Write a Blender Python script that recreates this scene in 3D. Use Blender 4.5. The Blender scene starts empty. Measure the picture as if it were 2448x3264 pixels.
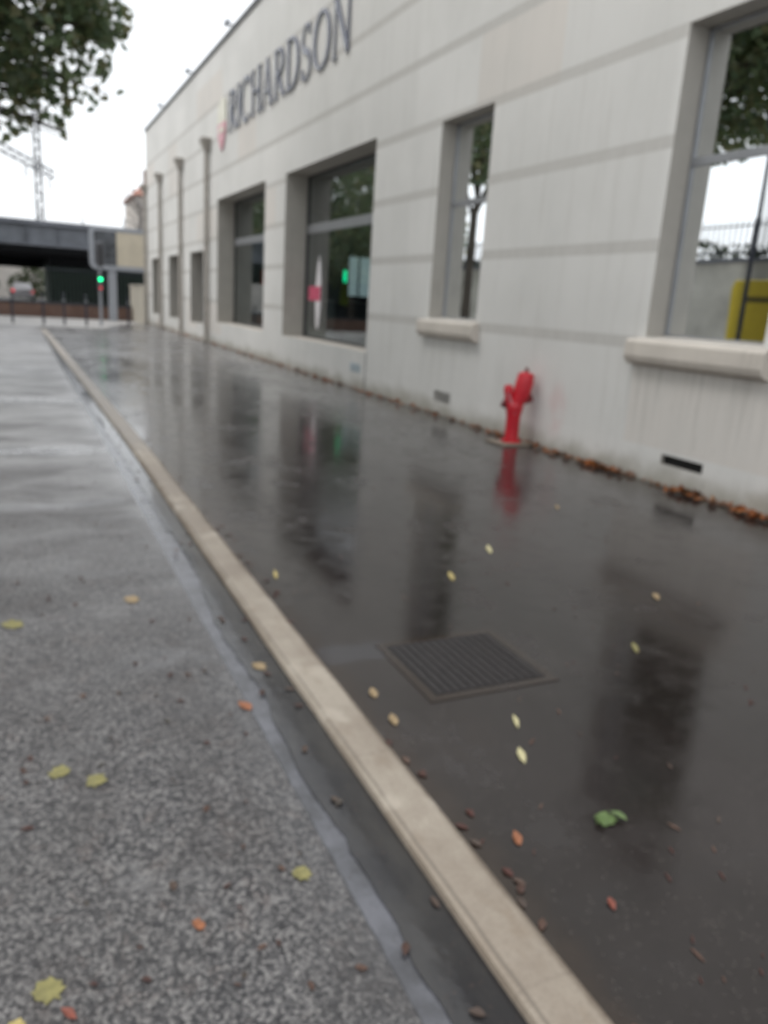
import bpy, bmesh, math, random
from mathutils import Vector, Matrix, noise as mnoise
random.seed(7)
scene = bpy.context.scene
COL = scene.collection
R = math.radians

# ------------------------------------------------------------------ helpers
class MB:
    """collects shapes (world coordinates) and links them as one mesh"""
    def __init__(s): s.v = []; s.f = []
    def face(s, pts):
        n = len(s.v); s.v += [tuple(p) for p in pts]; s.f.append(tuple(range(n, n+len(pts)))); return s
    def box(s, x0, x1, y0, y1, z0, z1):
        n = len(s.v)
        s.v += [(x0,y0,z0),(x1,y0,z0),(x1,y1,z0),(x0,y1,z0),(x0,y0,z1),(x1,y0,z1),(x1,y1,z1),(x0,y1,z1)]
        for q in ((3,2,1,0),(4,5,6,7),(0,1,5,4),(1,2,6,5),(2,3,7,6),(3,0,4,7)): s.f.append(tuple(n+i for i in q))
        return s
    def tube(s, pts, rad, seg=10, caps=True):
        pts = [Vector(p) for p in pts]
        if not isinstance(rad, (list, tuple)): rad = [rad]*len(pts)
        rings = []
        for i, p in enumerate(pts):
            d = (pts[min(i+1, len(pts)-1)] - pts[max(i-1, 0)]).normalized()
            a = Vector((0,0,1)) if abs(d.z) < .9 else Vector((1,0,0))
            u = d.cross(a).normalized(); w = d.cross(u)
            n = len(s.v)
            for k in range(seg):
                t = 2*math.pi*k/seg
                s.v.append(tuple(p + (u*math.cos(t)+w*math.sin(t))*rad[i]))
            rings.append(n)
        for a, b in zip(rings, rings[1:]):
            for k in range(seg):
                s.f.append((a+k, b+k, b+(k+1) % seg, a+(k+1) % seg))
        if caps:
            s.f.append(tuple(rings[0]+k for k in range(seg)))
            s.f.append(tuple(rings[-1]+k for k in reversed(range(seg))))
        return s
    def lathe(s, cx, cy, prof, seg=24):
        return s.tube([(cx, cy, z) for r, z in prof], [r for r, z in prof], seg)
    def prism(s, outline, x0, x1):
        """outline of (y,z), extruded from x0 to x1"""
        n = len(s.v); m = len(outline)
        s.v += [(x0, y, z) for y, z in outline] + [(x1, y, z) for y, z in outline]
        s.f.append(tuple(range(n, n+m))); s.f.append(tuple(range(n+2*m-1, n+m-1, -1)))
        for k in range(m):
            s.f.append((n+k, n+(k+1) % m, n+m+(k+1) % m, n+m+k))
        return s
    def build(s, name, mat, parent=None, org=(0,0,0), smooth=False, bevel=0, **props):
        o3 = Vector(org)
        if parent is not None: o3 = parent_world(parent)
        me = bpy.data.meshes.new(name)
        me.from_pydata([tuple(Vector(v)-o3) for v in s.v], [], s.f)
        bm = bmesh.new(); bm.from_mesh(me)
        bmesh.ops.recalc_face_normals(bm, faces=bm.faces) if not props.get('raw') else None
        bm.to_mesh(me); bm.free()
        if smooth:
            for p in me.polygons: p.use_smooth = True
            try: me.set_sharp_from_angle(angle=R(35))
            except Exception: pass
        me.materials.append(mat)
        o = bpy.data.objects.new(name, me); COL.objects.link(o)
        if parent is not None: o.parent = parent
        else: o.location = o3
        if bevel:
            b = o.modifiers.new('bevel', 'BEVEL'); b.width = bevel; b.segments = 2; b.limit_method = 'ANGLE'
        for k in ('label', 'category', 'group', 'kind'):
            if props.get(k): o[k] = props[k]
        return o

def parent_world(o):
    p = Vector((0,0,0))
    while o is not None:
        p += o.location; o = o.parent
    return p

def empty(name, loc, label, cat, group=None):
    o = bpy.data.objects.new(name, None); COL.objects.link(o)
    o.location = loc; o.empty_display_size = .2
    o['label'] = label; o['category'] = cat
    if group: o['group'] = group
    return o

def dup(root, loc, label=None):
    def cp(o, par):
        c = o.copy(); COL.objects.link(c); c.parent = par
        for ch in list(o.children): cp(ch, c)
        return c
    r = cp(root, None); r.location = loc
    if label: r['label'] = label
    return r

# ------------------------------------------------------------------ materials
class NT:
    def __init__(s, name):
        s.m = bpy.data.materials.new(name); s.m.use_nodes = True
        s.t = s.m.node_tree; s.n = s.t.nodes; s.l = s.t.links
        s.b = s.n['Principled BSDF']; s.out = s.n['Material Output']
        s._co = None
    def node(s, typ, **kw):
        n = s.n.new(typ)
        for k, v in kw.items():
            if k in n.inputs: s.put(n.inputs[k], v)
            else: setattr(n, k, v)
        return n
    def put(s, inp, v):
        if hasattr(v, 'is_output') or isinstance(v, bpy.types.NodeSocket): s.l.new(v, inp)
        else: inp.default_value = v
    def co(s):
        if s._co is None: s._co = s.n.new('ShaderNodeTexCoord').outputs['Object']
        return s._co
    def scaled(s, sx, sy, sz, src=None):
        n = s.node('ShaderNodeMapping'); n.inputs['Scale'].default_value = (sx, sy, sz)
        s.l.new(src or s.co(), n.inputs['Vector']); return n.outputs[0]
    def noise(s, scale, detail=4, rough=.55, vec=None, dist=0):
        n = s.node('ShaderNodeTexNoise'); n.inputs['Scale'].default_value = scale
        n.inputs['Detail'].default_value = detail; n.inputs['Roughness'].default_value = rough
        n.inputs['Distortion'].default_value = dist
        s.l.new(vec or s.co(), n.inputs['Vector']); return n.outputs['Fac']
    def vor(s, scale, vec=None, feature='F1', out='Distance', rnd=1):
        n = s.node('ShaderNodeTexVoronoi'); n.feature = feature
        n.inputs['Scale'].default_value = scale; n.inputs['Randomness'].default_value = rnd
        s.l.new(vec or s.co(), n.inputs['Vector']); return n.outputs[out]
    def ramp(s, fac, *stops):
        n = s.node('ShaderNodeValToRGB'); e = n.color_ramp.elements
        while len(e) < len(stops): e.new(.5)
        for el, (p, c) in zip(e, stops):
            el.position = p; el.color = (c, c, c, 1) if isinstance(c, (int, float)) else (*c, 1)
        s.l.new(fac, n.inputs[0]); return n.outputs[0]
    def mix(s, fac, a, b, mode='MIX'):
        n = s.node('ShaderNodeMix'); n.data_type = 'RGBA'; n.blend_type = mode
        def c(v): return (*v, 1) if isinstance(v, tuple) and len(v) == 3 else v
        s.put(n.inputs[0], fac); s.put(n.inputs[6], c(a)); s.put(n.inputs[7], c(b)); return n.outputs[2]
    def math(s, op, a, b=0.0, c=0.0, clamp=False):
        n = s.node('ShaderNodeMath'); n.operation = op; n.use_clamp = clamp
        s.put(n.inputs[0], a); s.put(n.inputs[1], b)
        if op in ('MULTIPLY_ADD', 'SMOOTH_MIN', 'COMPARE', 'WRAP'): s.put(n.inputs[2], c)
        return n.outputs[0]
    def smooth(s, v, lo, hi, a=0., b=1.):
        n = s.node('ShaderNodeMapRange'); n.interpolation_type = 'SMOOTHSTEP'
        s.put(n.inputs[0], v)
        for i, q in enumerate((lo, hi, a, b)): n.inputs[i+1].default_value = q
        return n.outputs[0]
    def xyz(s, src=None):
        n = s.node('ShaderNodeSeparateXYZ'); s.l.new(src or s.co(), n.inputs[0]); return n.outputs
    def bump(s, h, strength=.3, dist=.01):
        n = s.node('ShaderNodeBump'); n.inputs['Strength'].default_value = strength
        n.inputs['Distance'].default_value = dist; s.l.new(h, n.inputs['Height'])
        s.l.new(n.outputs[0], s.b.inputs['Normal'])
    def set(s, **kw):
        for k, v in kw.items():
            k = {'color': 'Base Color', 'rough': 'Roughness', 'metal': 'Metallic', 'ior': 'IOR', 'spec': 'Specular IOR Level',
                 'emit': 'Emission Color', 'estr': 'Emission Strength', 'alpha': 'Alpha', 'coat': 'Coat Weight', 'trans': 'Transmission Weight'}[k]
            if isinstance(v, tuple) and len(v) == 3: v = (*v, 1)
            s.put(s.b.inputs[k], v)
        return s

def simple(name, c, rough=.6, metal=0., var=.18, scale=6, spec=.5, bump=0):
    m = NT(name)
    f = m.noise(scale, 5)
    lo = tuple(x*(1-var) for x in c); hi = tuple(min(1, x*(1+var)) for x in c)
    m.set(color=m.ramp(f, (.3, lo), (.7, hi)), rough=m.ramp(m.noise(scale*2.3, 3), (.3, max(0, rough-.08)), (.7, min(1, rough+.08))), metal=metal, spec=spec)
    if bump: m.bump(m.noise(scale*12, 3), bump, .005)
    return m.m

def glow(name, c, s):
    m = NT(name); m.set(color=(.01,.01,.01), emit=c, estr=s, rough=.4); return m.m

def glass(name, mirror, tint=(.55,.62,.62), fk=None):
    m = NT(name)
    tr = m.node('ShaderNodeBsdfTransparent'); tr.inputs[0].default_value = (*tint, 1)
    gl = m.node('ShaderNodeBsdfGlossy'); gl.inputs['Roughness'].default_value = .012; gl.inputs[0].default_value = (.92,.95,.97,1)
    fr = m.node('ShaderNodeFresnel'); fr.inputs[0].default_value = 1.5
    wob = m.node('ShaderNodeBump'); wob.inputs['Strength'].default_value = .02; wob.inputs['Distance'].default_value = .01
    m.l.new(m.noise(1.6, 1), wob.inputs['Height']); m.l.new(wob.outputs[0], gl.inputs['Normal'])
    fac = m.math('MULTIPLY_ADD', fr.outputs[0], (1-mirror) if fk is None else fk, mirror, clamp=True)
    mx = m.node('ShaderNodeMixShader'); m.l.new(fac, mx.inputs[0]); m.l.new(tr.outputs[0], mx.inputs[1]); m.l.new(gl.outputs[0], mx.inputs[2])
    m.l.new(mx.outputs[0], m.out.inputs[0]); return m.m

# --- wall stone
def wall_mat():
    m = NT('pale_stone'); x, y, z = m.xyz()
    # building origin is at y = 20
    zz = m.math('SUBTRACT', z, 1.235); fz = m.math('FRACT', m.math('DIVIDE', zz, .903))
    edge = m.noise(30, 2)
    fz2 = m.math('ADD', fz, m.math('MULTIPLY', m.math('SUBTRACT', edge, .5), .012))
    band = m.math('LESS_THAN', fz2, .132)
    band = m.math('MULTIPLY', band, m.math('GREATER_THAN', z, .9))
    band = m.math('MULTIPLY', band, m.math('LESS_THAN', z, 7.0))
    # stone slabs of slightly different tone
    iy = m.math('FLOOR', m.math('DIVIDE', y, 1.75)); iz = m.math('FLOOR', m.math('DIVIDE', zz, .903))
    wn = m.node('ShaderNodeTexWhiteNoise'); wn.noise_dimensions = '2D'
    cb = m.node('ShaderNodeCombineXYZ'); m.l.new(iy, cb.inputs[0]); m.l.new(iz, cb.inputs[1]); m.l.new(cb.outputs[0], wn.inputs['Vector'])
    base = m.mix(m.smooth(wn.outputs['Value'], .0, 1.), (.70,.694,.676), (.745,.738,.72))
    pink = m.math('GREATER_THAN', wn.outputs['Value'], .90)
    base = m.mix(m.math('MULTIPLY', pink, .5), base, (.66,.60,.545))
    cloud = m.noise(.55, 5, .6)
    base = m.mix(m.smooth(cloud, .35, .75, 0, .45), base, (.55,.55,.53))
    fine = m.noise(90, 3)
    base = m.mix(m.smooth(fine, .3, .7, 0, .10), base, (.44,.42,.39))
    streak = m.noise(3.2, 5, .65, m.scaled(1, 2.6, .16))
    base = m.mix(m.smooth(streak, .50, .80, 0, .32), base, (.42,.405,.37))
    # band with vertical tooling ticks
    tick = m.noise(14, 3, .6, m.scaled(1, 3.0, .25))
    bc = m.mix(m.smooth(tick, .3, .7), (.43,.415,.39), (.53,.515,.49))
    base = m.mix(m.math('MULTIPLY', band, .66), base, bc)
    # damp and dirt low on the wall
    low = m.math('MULTIPLY', m.smooth(m.math('ADD', z, m.math('MULTIPLY', m.noise(2.2, 4), -.45)), -.24, .06, 1, 0), .75)
    base = m.mix(low, base, (.30,.285,.235))
    drip = m.math('MULTIPLY', m.smooth(m.noise(5, 4, .7, m.scaled(1, 3.2, .10)), .60, .72), m.smooth(z, .1, 1.25, .55, .0))
    base = m.mix(drip, base, (.26,.25,.22))
    under = None
    for a, b in ((-15.62, -13.95), (-11.1, -9.45)):
        g = m.math('MULTIPLY', m.math('GREATER_THAN', y, a), m.math('LESS_THAN', y, b)); under = g if under is None else m.math('ADD', under, g)
    us = m.math('MULTIPLY', m.math('MULTIPLY', under, m.smooth(z, .3, 1.06, .03, .30)), m.smooth(z, 1.08, 1.12, 1, 0))
    us = m.math('MULTIPLY', us, m.smooth(m.noise(7, 4, .7, m.scaled(1, 3, .08)), .48, .68))
    base = m.mix(us, base, (.27,.26,.235))
    thin = m.math('MULTIPLY', m.smooth(m.noise(9, 2, .6, m.scaled(1, 6, .35)), .68, .74), m.smooth(z, .2, 1.6, .45, .04))
    base = m.mix(thin, base, (.20,.19,.17))
    # faint red patch beside the hydrant
    dy = m.math('DIVIDE', m.math('ADD', y, 12.86), .20); dz = m.math('DIVIDE', m.math('SUBTRACT', z, .47), .34)
    rr = m.math('ADD', m.math('MULTIPLY', dy, dy), m.math('MULTIPLY', dz, dz))
    red = m.math('MULTIPLY', m.smooth(rr, 0, 1.3, .26, 0), m.smooth(m.noise(4, 3), .3, .6))
    base = m.mix(red, base, (.58,.27,.28))
    m.set(color=base, rough=.78, spec=.3)
    h = m.math('ADD', m.math('MULTIPLY', fine, .25), m.math('MULTIPLY', band, -.9))
    m.bump(h, .35, .006)
    return m.m

def stone_plain(name, c):
    m = NT(name); x, y, z = m.xyz()
    b = m.ramp(m.noise(3, 5), (.3, tuple(q*.88 for q in c)), (.7, c))
    b = m.mix(m.smooth(m.noise(4, 5, .7, m.scaled(1, 2.4, .3)), .5, .75, 0, .35), b, tuple(q*.55 for q in c))
    m.set(color=b, rough=.75, spec=.3); m.bump(m.noise(60, 3), .25, .004); return m.m

def pavement_mat():
    m = NT('wet_asphalt'); x, y, z = m.xyz()
    st = m.vor(95, out='Color'); n1 = m.noise(1.1, 5, .6); n2 = m.noise(7, 4); fine = m.noise(170, 3)
    base = m.mix(m.smooth(n1, .3, .7), (.0135,.0098,.0098), (.0265,.0202,.0200))
    base = m.mix(m.math('MULTIPLY', m.smooth(fine, .52, .75), .5), base, (.046,.038,.035))
    bw = m.node('ShaderNodeRGBToBW'); m.l.new(st, bw.inputs[0])
    base = m.mix(m.math('MULTIPLY', m.smooth(bw.outputs[0], .72, .9), .2), base, (.11,.095,.085))
    # damp brown dirt next to kerb and wall
    dk = m.math('MAXIMUM', m.smooth(m.math('ADD', x, m.math('MULTIPLY', n2, -.22)), 1.0, 1.12, 1, 0), m.smooth(m.math('ADD', x, m.math('MULTIPLY', n2, .25)), 5.38, 5.56))
    base = m.mix(m.math('MULTIPLY', dk, .7), base, (.035,.022,.015))
    # water lies smoother in some places
    wet = m.noise(.8, 5, .6, m.scaled(1, .55, 1))
    rough = m.ramp(wet, (.36, .07), (.64, .20))
    rough = m.math('ADD', rough, m.smooth(n2, .4, .7, -.03, .08))
    dull = m.noise(2.6, 5, .65, m.scaled(1, .8, 1))
    rough = m.math('ADD', rough, m.smooth(dull, .52, .66, 0, .13))
    base = m.mix(m.smooth(dull, .52, .66, 0, .35), base, (.040,.033,.032))
    # channel of standing water between cover and kerb, and round the cover
    cx = m.math('MULTIPLY', m.smooth(x, 1.08, 1.16), m.smooth(x, 1.42, 1.5, 1, 0))
    dyc = m.math('ABSOLUTE', m.math('SUBTRACT', m.math('ADD', y, m.math('MULTIPLY', n2, .08)), 2.93))
    ch = m.math('MULTIPLY', cx, m.smooth(dyc, .05, .12, 1, 0))
    rough = m.mix(m.math('MULTIPLY', ch, .8), rough, (.07,.07,.07))
    base = m.mix(m.math('MULTIPLY', ch, .6), base, (.06,.06,.07))
    # transverse worn lines further away
    tl = m.noise(2.0, 4, .6, m.scaled(.25, 2.2, 1))
    base = m.mix(m.math('MULTIPLY', m.smooth(tl, .56, .66), m.smooth(y, 9, 20, .1, .6)), base, (.028,.027,.03))
    base = m.mix(m.smooth(y, 4, 20, 0, .85), base, (.20,.193,.193))  # paler with distance: sky scattered off the wet surface, put into the colour
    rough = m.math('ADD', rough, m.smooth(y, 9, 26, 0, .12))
    m.set(color=base, rough=rough, ior=1.66, spec=.5)
    h = m.math('ADD', m.math('MULTIPLY', bw.outputs[0], m.smooth(wet, .36, .62, .15, .5)), m.math('MULTIPLY', fine, .35))
    m.bump(h, .10, .004)
    return m.m

def road_mat():
    m = NT('coarse_wet_asphalt'); x, y, z = m.xyz()
    wv = m.node('ShaderNodeVectorMath'); wv.operation = 'ADD'
    wob = m.node('ShaderNodeTexNoise'); wob.inputs['Scale'].default_value = 60
    sc = m.node('ShaderNodeVectorMath'); sc.operation = 'SCALE'; sc.inputs['Scale'].default_value = .008
    m.l.new(m.co(), wob.inputs['Vector']); m.l.new(wob.outputs['Color'], sc.inputs[0]); m.l.new(m.co(), wv.inputs[0]); m.l.new(sc.outputs[0], wv.inputs[1])
    v = m.vor(96, wv.outputs[0]); vc = m.vor(96, wv.outputs[0], out='Color')
    bw = m.node('ShaderNodeRGBToBW'); m.l.new(vc, bw.inputs[0])
    big = m.noise(.9, 5, .6); med = m.noise(9, 4, .6)
    stone = m.mix(m.smooth(bw.outputs[0], .25, .75), (.080,.075,.079), (.285,.272,.266))
    warm = m.noise(14, 3)
    stone = m.mix(m.smooth(warm, .52, .72, 0, .3), stone, (.22,.15,.12))
    gap = m.smooth(v, .42, .80)
    base = m.mix(gap, stone, (.022,.022,.026))
    base = m.mix(m.smooth(big, .35, .7, 0, .35), base, (.075,.072,.07))
    base = m.mix(m.smooth(med, .55, .75, 0, .4), base, (.045,.042,.042))
    wear = m.noise(1.7, 5, .65, m.scaled(1.6, .7, 1))
    base = m.mix(m.smooth(wear, .44, .66, 0, .62), base, (.062,.055,.054))
    base = m.mix(m.smooth(m.noise(3.1, 4, .6), .55, .7, 0, .45), base, (.24,.235,.235))
    mot = m.noise(44, 3, .6)
    base = m.mix(m.smooth(mot, .48, .64, 0, .68), base, (.022,.021,.024))
    base = m.mix(m.smooth(m.noise(52, 3, .6, m.scaled(1, 1, 3)), .54, .68, 0, .55), base, (.36,.345,.33))
    # water films running across the lane
    wx = m.math('MULTIPLY', m.math('SUBTRACT', m.noise(1.3, 4, .6), .5), 1.0)
    film = None
    for yc, wd, am, x0 in ((7.9, .42, .8, -9.), (5.85, .22, .55, -9.), (3.12, .22, .6, .12), (2.62, .14, .3, .2), (4.3, .2, .3, -.1), (11.5, .6, .7, -9.), (15.5, 1.0, .6, -9.)):
        d = m.math('ABSOLUTE', m.math('SUBTRACT', m.math('MULTIPLY_ADD', wx, .5, y), yc))
        g = m.math('MULTIPLY', m.smooth(d, wd*.15, wd, am, 0), m.smooth(x, x0, x0+.35))
        film = g if film is None else m.math('MAXIMUM', film, g)
    edge = m.smooth(m.math('MULTIPLY_ADD', wx, .12, x), .5, .74, 0, .55)
    film = m.math('MAXIMUM', film, edge)
    film = m.math('MULTIPLY', film, m.smooth(med, .3, .6, .45, 1))
    base = m.mix(m.math('MULTIPLY', film, .65), base, (.075,.074,.078))
    rough = m.mix(film, (.50,.50,.50), (.16,.16,.16))
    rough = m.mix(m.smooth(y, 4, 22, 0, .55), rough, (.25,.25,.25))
    base = m.mix(m.smooth(y, 1.9, 9, 0, .86), base, m.mix(m.smooth(m.noise(1.4, 5, .65, m.scaled(.7, 1.5, 1)), .38, .62), (.15,.142,.142), (.40,.392,.395)))  # far asphalt paled in the colour, standing in for grazing sky sheen
    m.set(color=base, rough=rough, ior=1.6)
    h = m.math('MULTIPLY', m.math('SUBTRACT', 1, v), m.math('MULTIPLY', m.smooth(film, 0, .8, 1, .08), m.smooth(y, 1.5, 9, 1, .15)))
    m.bump(h, .7, .006)
    return m.m

def kerb_mat():
    m = NT('kerb_concrete'); x, y, z = m.xyz()
    n1 = m.noise(1.5, 5, .65, m.scaled(1, .8, 1)); n2 = m.noise(11, 4, .6, m.scaled(1, .45, 1)); fine = m.noise(140, 3)
    b = m.mix(m.smooth(n1, .32, .68), (.30,.245,.195), (.47,.41,.34))
    b = m.mix(m.smooth(n2, .5, .75, 0, .5), b, (.27,.205,.15))
    b = m.mix(m.smooth(fine, .4, .72, 0, .32), b, (.20,.17,.14))
    # dark line on the worn arris and soil against the asphalt
    d = m.math('ABSOLUTE', m.math('SUBTRACT', m.math('MULTIPLY_ADD', m.math('SUBTRACT', n2, .5), .012, x), .971))
    b = m.mix(m.math('MULTIPLY', m.smooth(d, .002, .007, 1, 0), .42), b, (.06,.048,.04))
    s = m.smooth(m.math('MULTIPLY_ADD', m.math('SUBTRACT', n1, .5), -.05, x), 1.085, 1.108)
    b = m.mix(m.math('MULTIPLY', s, .65), b, (.08,.055,.035))
    jf = m.math('ABSOLUTE', m.math('SUBTRACT', m.math('FRACT', m.math('ADD', y, .37)), .5))
    b = m.mix(m.math('MULTIPLY', m.smooth(jf, .002, .007, .22, 0), m.smooth(n2, .3, .5)), b, (.12,.10,.085))
    b = m.mix(m.smooth(m.noise(2.6, 4, .6), .55, .68, 0, .45), b, (.62,.555,.47))
    b = m.mix(m.smooth(m.noise(1.9, 5, .7), .56, .72, 0, .55), b, (.24,.19,.15))
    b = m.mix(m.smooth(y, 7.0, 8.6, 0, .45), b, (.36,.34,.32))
    m.set(color=b, rough=m.ramp(n1, (.3, .38), (.7, .6)), ior=1.4); m.bump(m.math('ADD', fine, n2), .4, .004)
    return m.m

def gutter_mat():
    m = NT('gutter_concrete'); x, y, z = m.xyz(); n = m.noise(5, 5, .65); f = m.noise(60, 4, .6)
    b = m.mix(m.smooth(n, .3, .7), (.055,.055,.060), (.170,.172,.195))
    b = m.mix(m.smooth(f, .55, .75, 0, .5), b, (.06,.055,.052))
    xe = m.math('ADD', x, m.math('MULTIPLY', m.math('SUBTRACT', m.noise(12, 4), .5), .02))
    b = m.mix(m.smooth(xe, .730, .742, .85, 0), b, (.022,.02,.02))
    m.set(color=b, rough=m.ramp(n, (.3, .10), (.7, .28)), ior=1.5); m.bump(f, .12, .004); return m.m

def water_mat():
    m = NT('gutter_water'); x, y, z = m.xyz()
    n = m.noise(6, 4, .6, m.scaled(1, .5, 1))
    deb = m.noise(55, 4, .65)
    b = m.mix(m.smooth(n, .35, .7), (.030,.029,.031), (.055,.052,.05))
    b = m.mix(m.smooth(deb, .58, .75, 0, .6), b, (.085,.06,.05))
    m.set(color=b, rough=m.ramp(m.noise(3, 4), (.35, .04), (.7, .13)), ior=1.36, coat=.15)
    m.bump(m.math('ADD', m.noise(9, 3), m.math('MULTIPLY', deb, .15)), .10, .010)
    return m.m

def leaf_mat(name, cols, trans=.0):
    m = NT(name)
    g = m.node('ShaderNodeNewGeometry')
    n = len(cols)
    c = m.ramp(g.outputs['Random Per Island'], *[(i/max(1, n-1), q) for i, q in enumerate(cols)])
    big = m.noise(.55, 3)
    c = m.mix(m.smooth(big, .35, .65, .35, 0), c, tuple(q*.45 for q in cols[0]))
    m.set(color=c, rough=.5, spec=.35)
    if trans:
        t = m.node('ShaderNodeBsdfTranslucent'); m.l.new(c, t.inputs[0])
        mx = m.node('ShaderNodeMixShader'); mx.inputs[0].default_value = trans
        m.l.new(m.b.outputs[0], mx.inputs[1]); m.l.new(t.outputs[0], mx.inputs[2]); m.l.new(mx.outputs[0], m.out.inputs[0])
    return m.m

def brick_mat(name, c1, c2, mort, sx):
    m = NT(name)
    x, y, z = m.xyz(); cb = m.node('ShaderNodeCombineXYZ'); m.l.new(x, cb.inputs[0]); m.l.new(z, cb.inputs[1])
    b = m.node('ShaderNodeTexBrick'); b.inputs['Scale'].default_value = sx
    b.inputs['Color1'].default_value = (*c1, 1); b.inputs['Color2'].default_value = (*c2, 1); b.inputs['Mortar'].default_value = (*mort, 1)
    m.l.new(cb.outputs[0], b.inputs['Vector'])
    m.set(color=m.mix(m.smooth(m.noise(1.2, 4), .4, .7, 0, .5), b.outputs[0], tuple(q*.5 for q in c1)), rough=.85)
    return m.m

def bark_mat():
    m = NT('bark'); n = m.noise(5, 5, .65, m.scaled(1, 1, .25))
    m.set(color=m.ramp(n, (.35, (.035,.028,.022)), (.7, (.11,.095,.075))), rough=.85); m.bump(n, .6, .02); return m.m

M = dict(
    wall=wall_mat(), sill=stone_plain('sill_stone', (.64,.59,.53)), slab=stone_plain('slab_stone', (.24,.205,.165)), reveal=stone_plain('reveal_stone', (.47,.445,.405)), lowstone=stone_plain('garden_stone', (.60,.56,.48)),
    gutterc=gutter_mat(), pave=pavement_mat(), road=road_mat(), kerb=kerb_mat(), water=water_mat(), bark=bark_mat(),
    coping=simple('dark_flashing', (.12,.12,.13), .5), alu=simple('grey_aluminium', (.30,.31,.33), .38, .25, .08),
    dkframe=simple('dark_frame', (.045,.047,.05), .4), glass_m=glass('mirror_glass', .36, (.35,.40,.40)), glass_s=glass('shop_glass', .02, (.80,.88,.86), .40),
    pipe=simple('brown_grey_pipe', (.40,.37,.335), .5, 0, .18), navy=simple('navy_letters', (.050,.058,.105), .25, 0, .1, spec=.9),
    red=simple('hydrant_red', (.56,.018,.032), .36, 0, .15), reddk=simple('hydrant_dark_red', (.16,.012,.016), .45),
    iron=simple('cast_iron', (.028,.023,.024), .45, .0, .3, 20, bump=.3), black=simple('black_void', (.006,.006,.006), .9),
    grille=simple('pale_grille', (.42,.41,.39), .6), plate=simple('blue_grey_plate', (.36,.42,.46), .4),
    shred=simple('emblem_red', (.62,.27,.32), .35), shcream=simple('emblem_cream', (.66,.64,.52), .35),
    concrete=simple('bridge_concrete', (.21,.22,.25), .8, 0, .25, 1.5), girder=simple('girder_grey', (.20,.215,.245), .6, 0, .25, 1.2),
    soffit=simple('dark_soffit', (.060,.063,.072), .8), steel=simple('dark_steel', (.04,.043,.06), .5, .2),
    brick=brick_mat('red_brown_brick', (.21,.115,.085), (.16,.09,.07), (.2,.17,.15), 2.0),
    greymetal=simple('panel_grey', (.36,.38,.42), .45, .1, .08), paneldk=simple('panel_dark_reflection', (.085,.092,.105), .25, 0, .5, 2.2),
    cream=simple('cream_poster', (.62,.555,.44), .4, 0, .12, 1.4),
    white=simple('white_cloth', (.72,.70,.72), .6), banner_red=simple('banner_red', (.62,.10,.18), .5), pink=simple('pink_cloth', (.62,.40,.40), .6),
    lime=simple('lime_cloth', (.42,.50,.06), .6), cyan=glow('pale_cyan_panel', (.50,.66,.70), .50), green=glow('green_lamp', (.0,1.,.35), 5.0), exitg=glow('green_exit_glow', (.0,1.,.42), 1.5),
    redlamp=glow('red_lamp', (1.,.06,.08), .9), room=simple('room_dark', (.20,.235,.23), .6, 0, .3, .9), roomfloor=simple('room_floor', (.34,.35,.34), .25), roomceil=simple('room_ceiling', (.10,.105,.105), .7),
    furn=simple('dark_furniture', (.035,.045,.05), .4), orange=simple('orange_board', (.55,.10,.05), .5),
    render=simple('beige_render', (.56,.52,.48), .8, 0, .2, .8), tile=simple('terracotta_tiles', (.42,.20,.15), .8, 0, .3, 2.5), pane=simple('far_pane', (.06,.07,.08), .15),
    yellow=simple('yellow_paint', (.70,.54,.05), .35, 0, .06), tyre=simple('tyre_rubber', (.02,.02,.02), .8), vanglass=simple('van_glass', (.02,.025,.03), .1), vmark=simple('dark_mark', (.16,.13,.03), .4),
    retain=simple('pale_concrete', (.60,.585,.54), .8, 0, .2, 1.0), silver=simple('silver_paint', (.36,.35,.36), .3, .3),
    leaf=leaf_mat('leaves_olive', [(.14,.20,.125), (.19,.26,.135), (.22,.275,.14), (.27,.25,.13), (.165,.23,.165)], .65),
    hedge=leaf_mat('leaves_hedge', [(.03,.05,.018), (.055,.08,.025), (.085,.095,.03)]), twig=simple('grey_twigs', (.20,.18,.17), .8),
    litter=leaf_mat('leaf_litter', [(.12,.05,.022), (.36,.12,.04), (.58,.21,.07), (.10,.045,.025), (.48,.26,.12)]),
    bits=leaf_mat('leaf_bits', [(.11,.045,.036), (.07,.038,.032), (.15,.09,.066), (.085,.08,.07)]),
    l_yellow=simple('leaf_yellow', (.52,.42,.16), .5, 0, .25, 40), l_pale=simple('leaf_pale_yellow', (.66,.60,.34), .5, 0, .15, 40), l_tan=simple('leaf_tan', (.36,.26,.14), .5, 0, .25, 40),
    l_orange=simple('leaf_orange', (.34,.13,.06), .5, 0, .25, 40), l_green=simple('leaf_green', (.13,.20,.065), .45, 0, .2, 40), l_olive=simple('leaf_olive_yellow', (.27,.245,.095), .5, 0, .25, 40), l_red=simple('leaf_red_brown', (.26,.075,.05), .5, 0, .25, 40),
)

# ------------------------------------------------------------------ setting: ground
def sheet(name, mat, xs, ys, zf):
    mb = MB()
    for j in range(len(ys)):
        for i in range(len(xs)): mb.v.append((xs[i], ys[j], zf(xs[i], ys[j])))
    w = len(xs)
    for j in range(len(ys)-1):
        for i in range(w-1): mb.f.append((j*w+i, j*w+i+1, (j+1)*w+i+1, (j+1)*w+i))
    return mb.build(name, mat, kind='structure')

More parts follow.
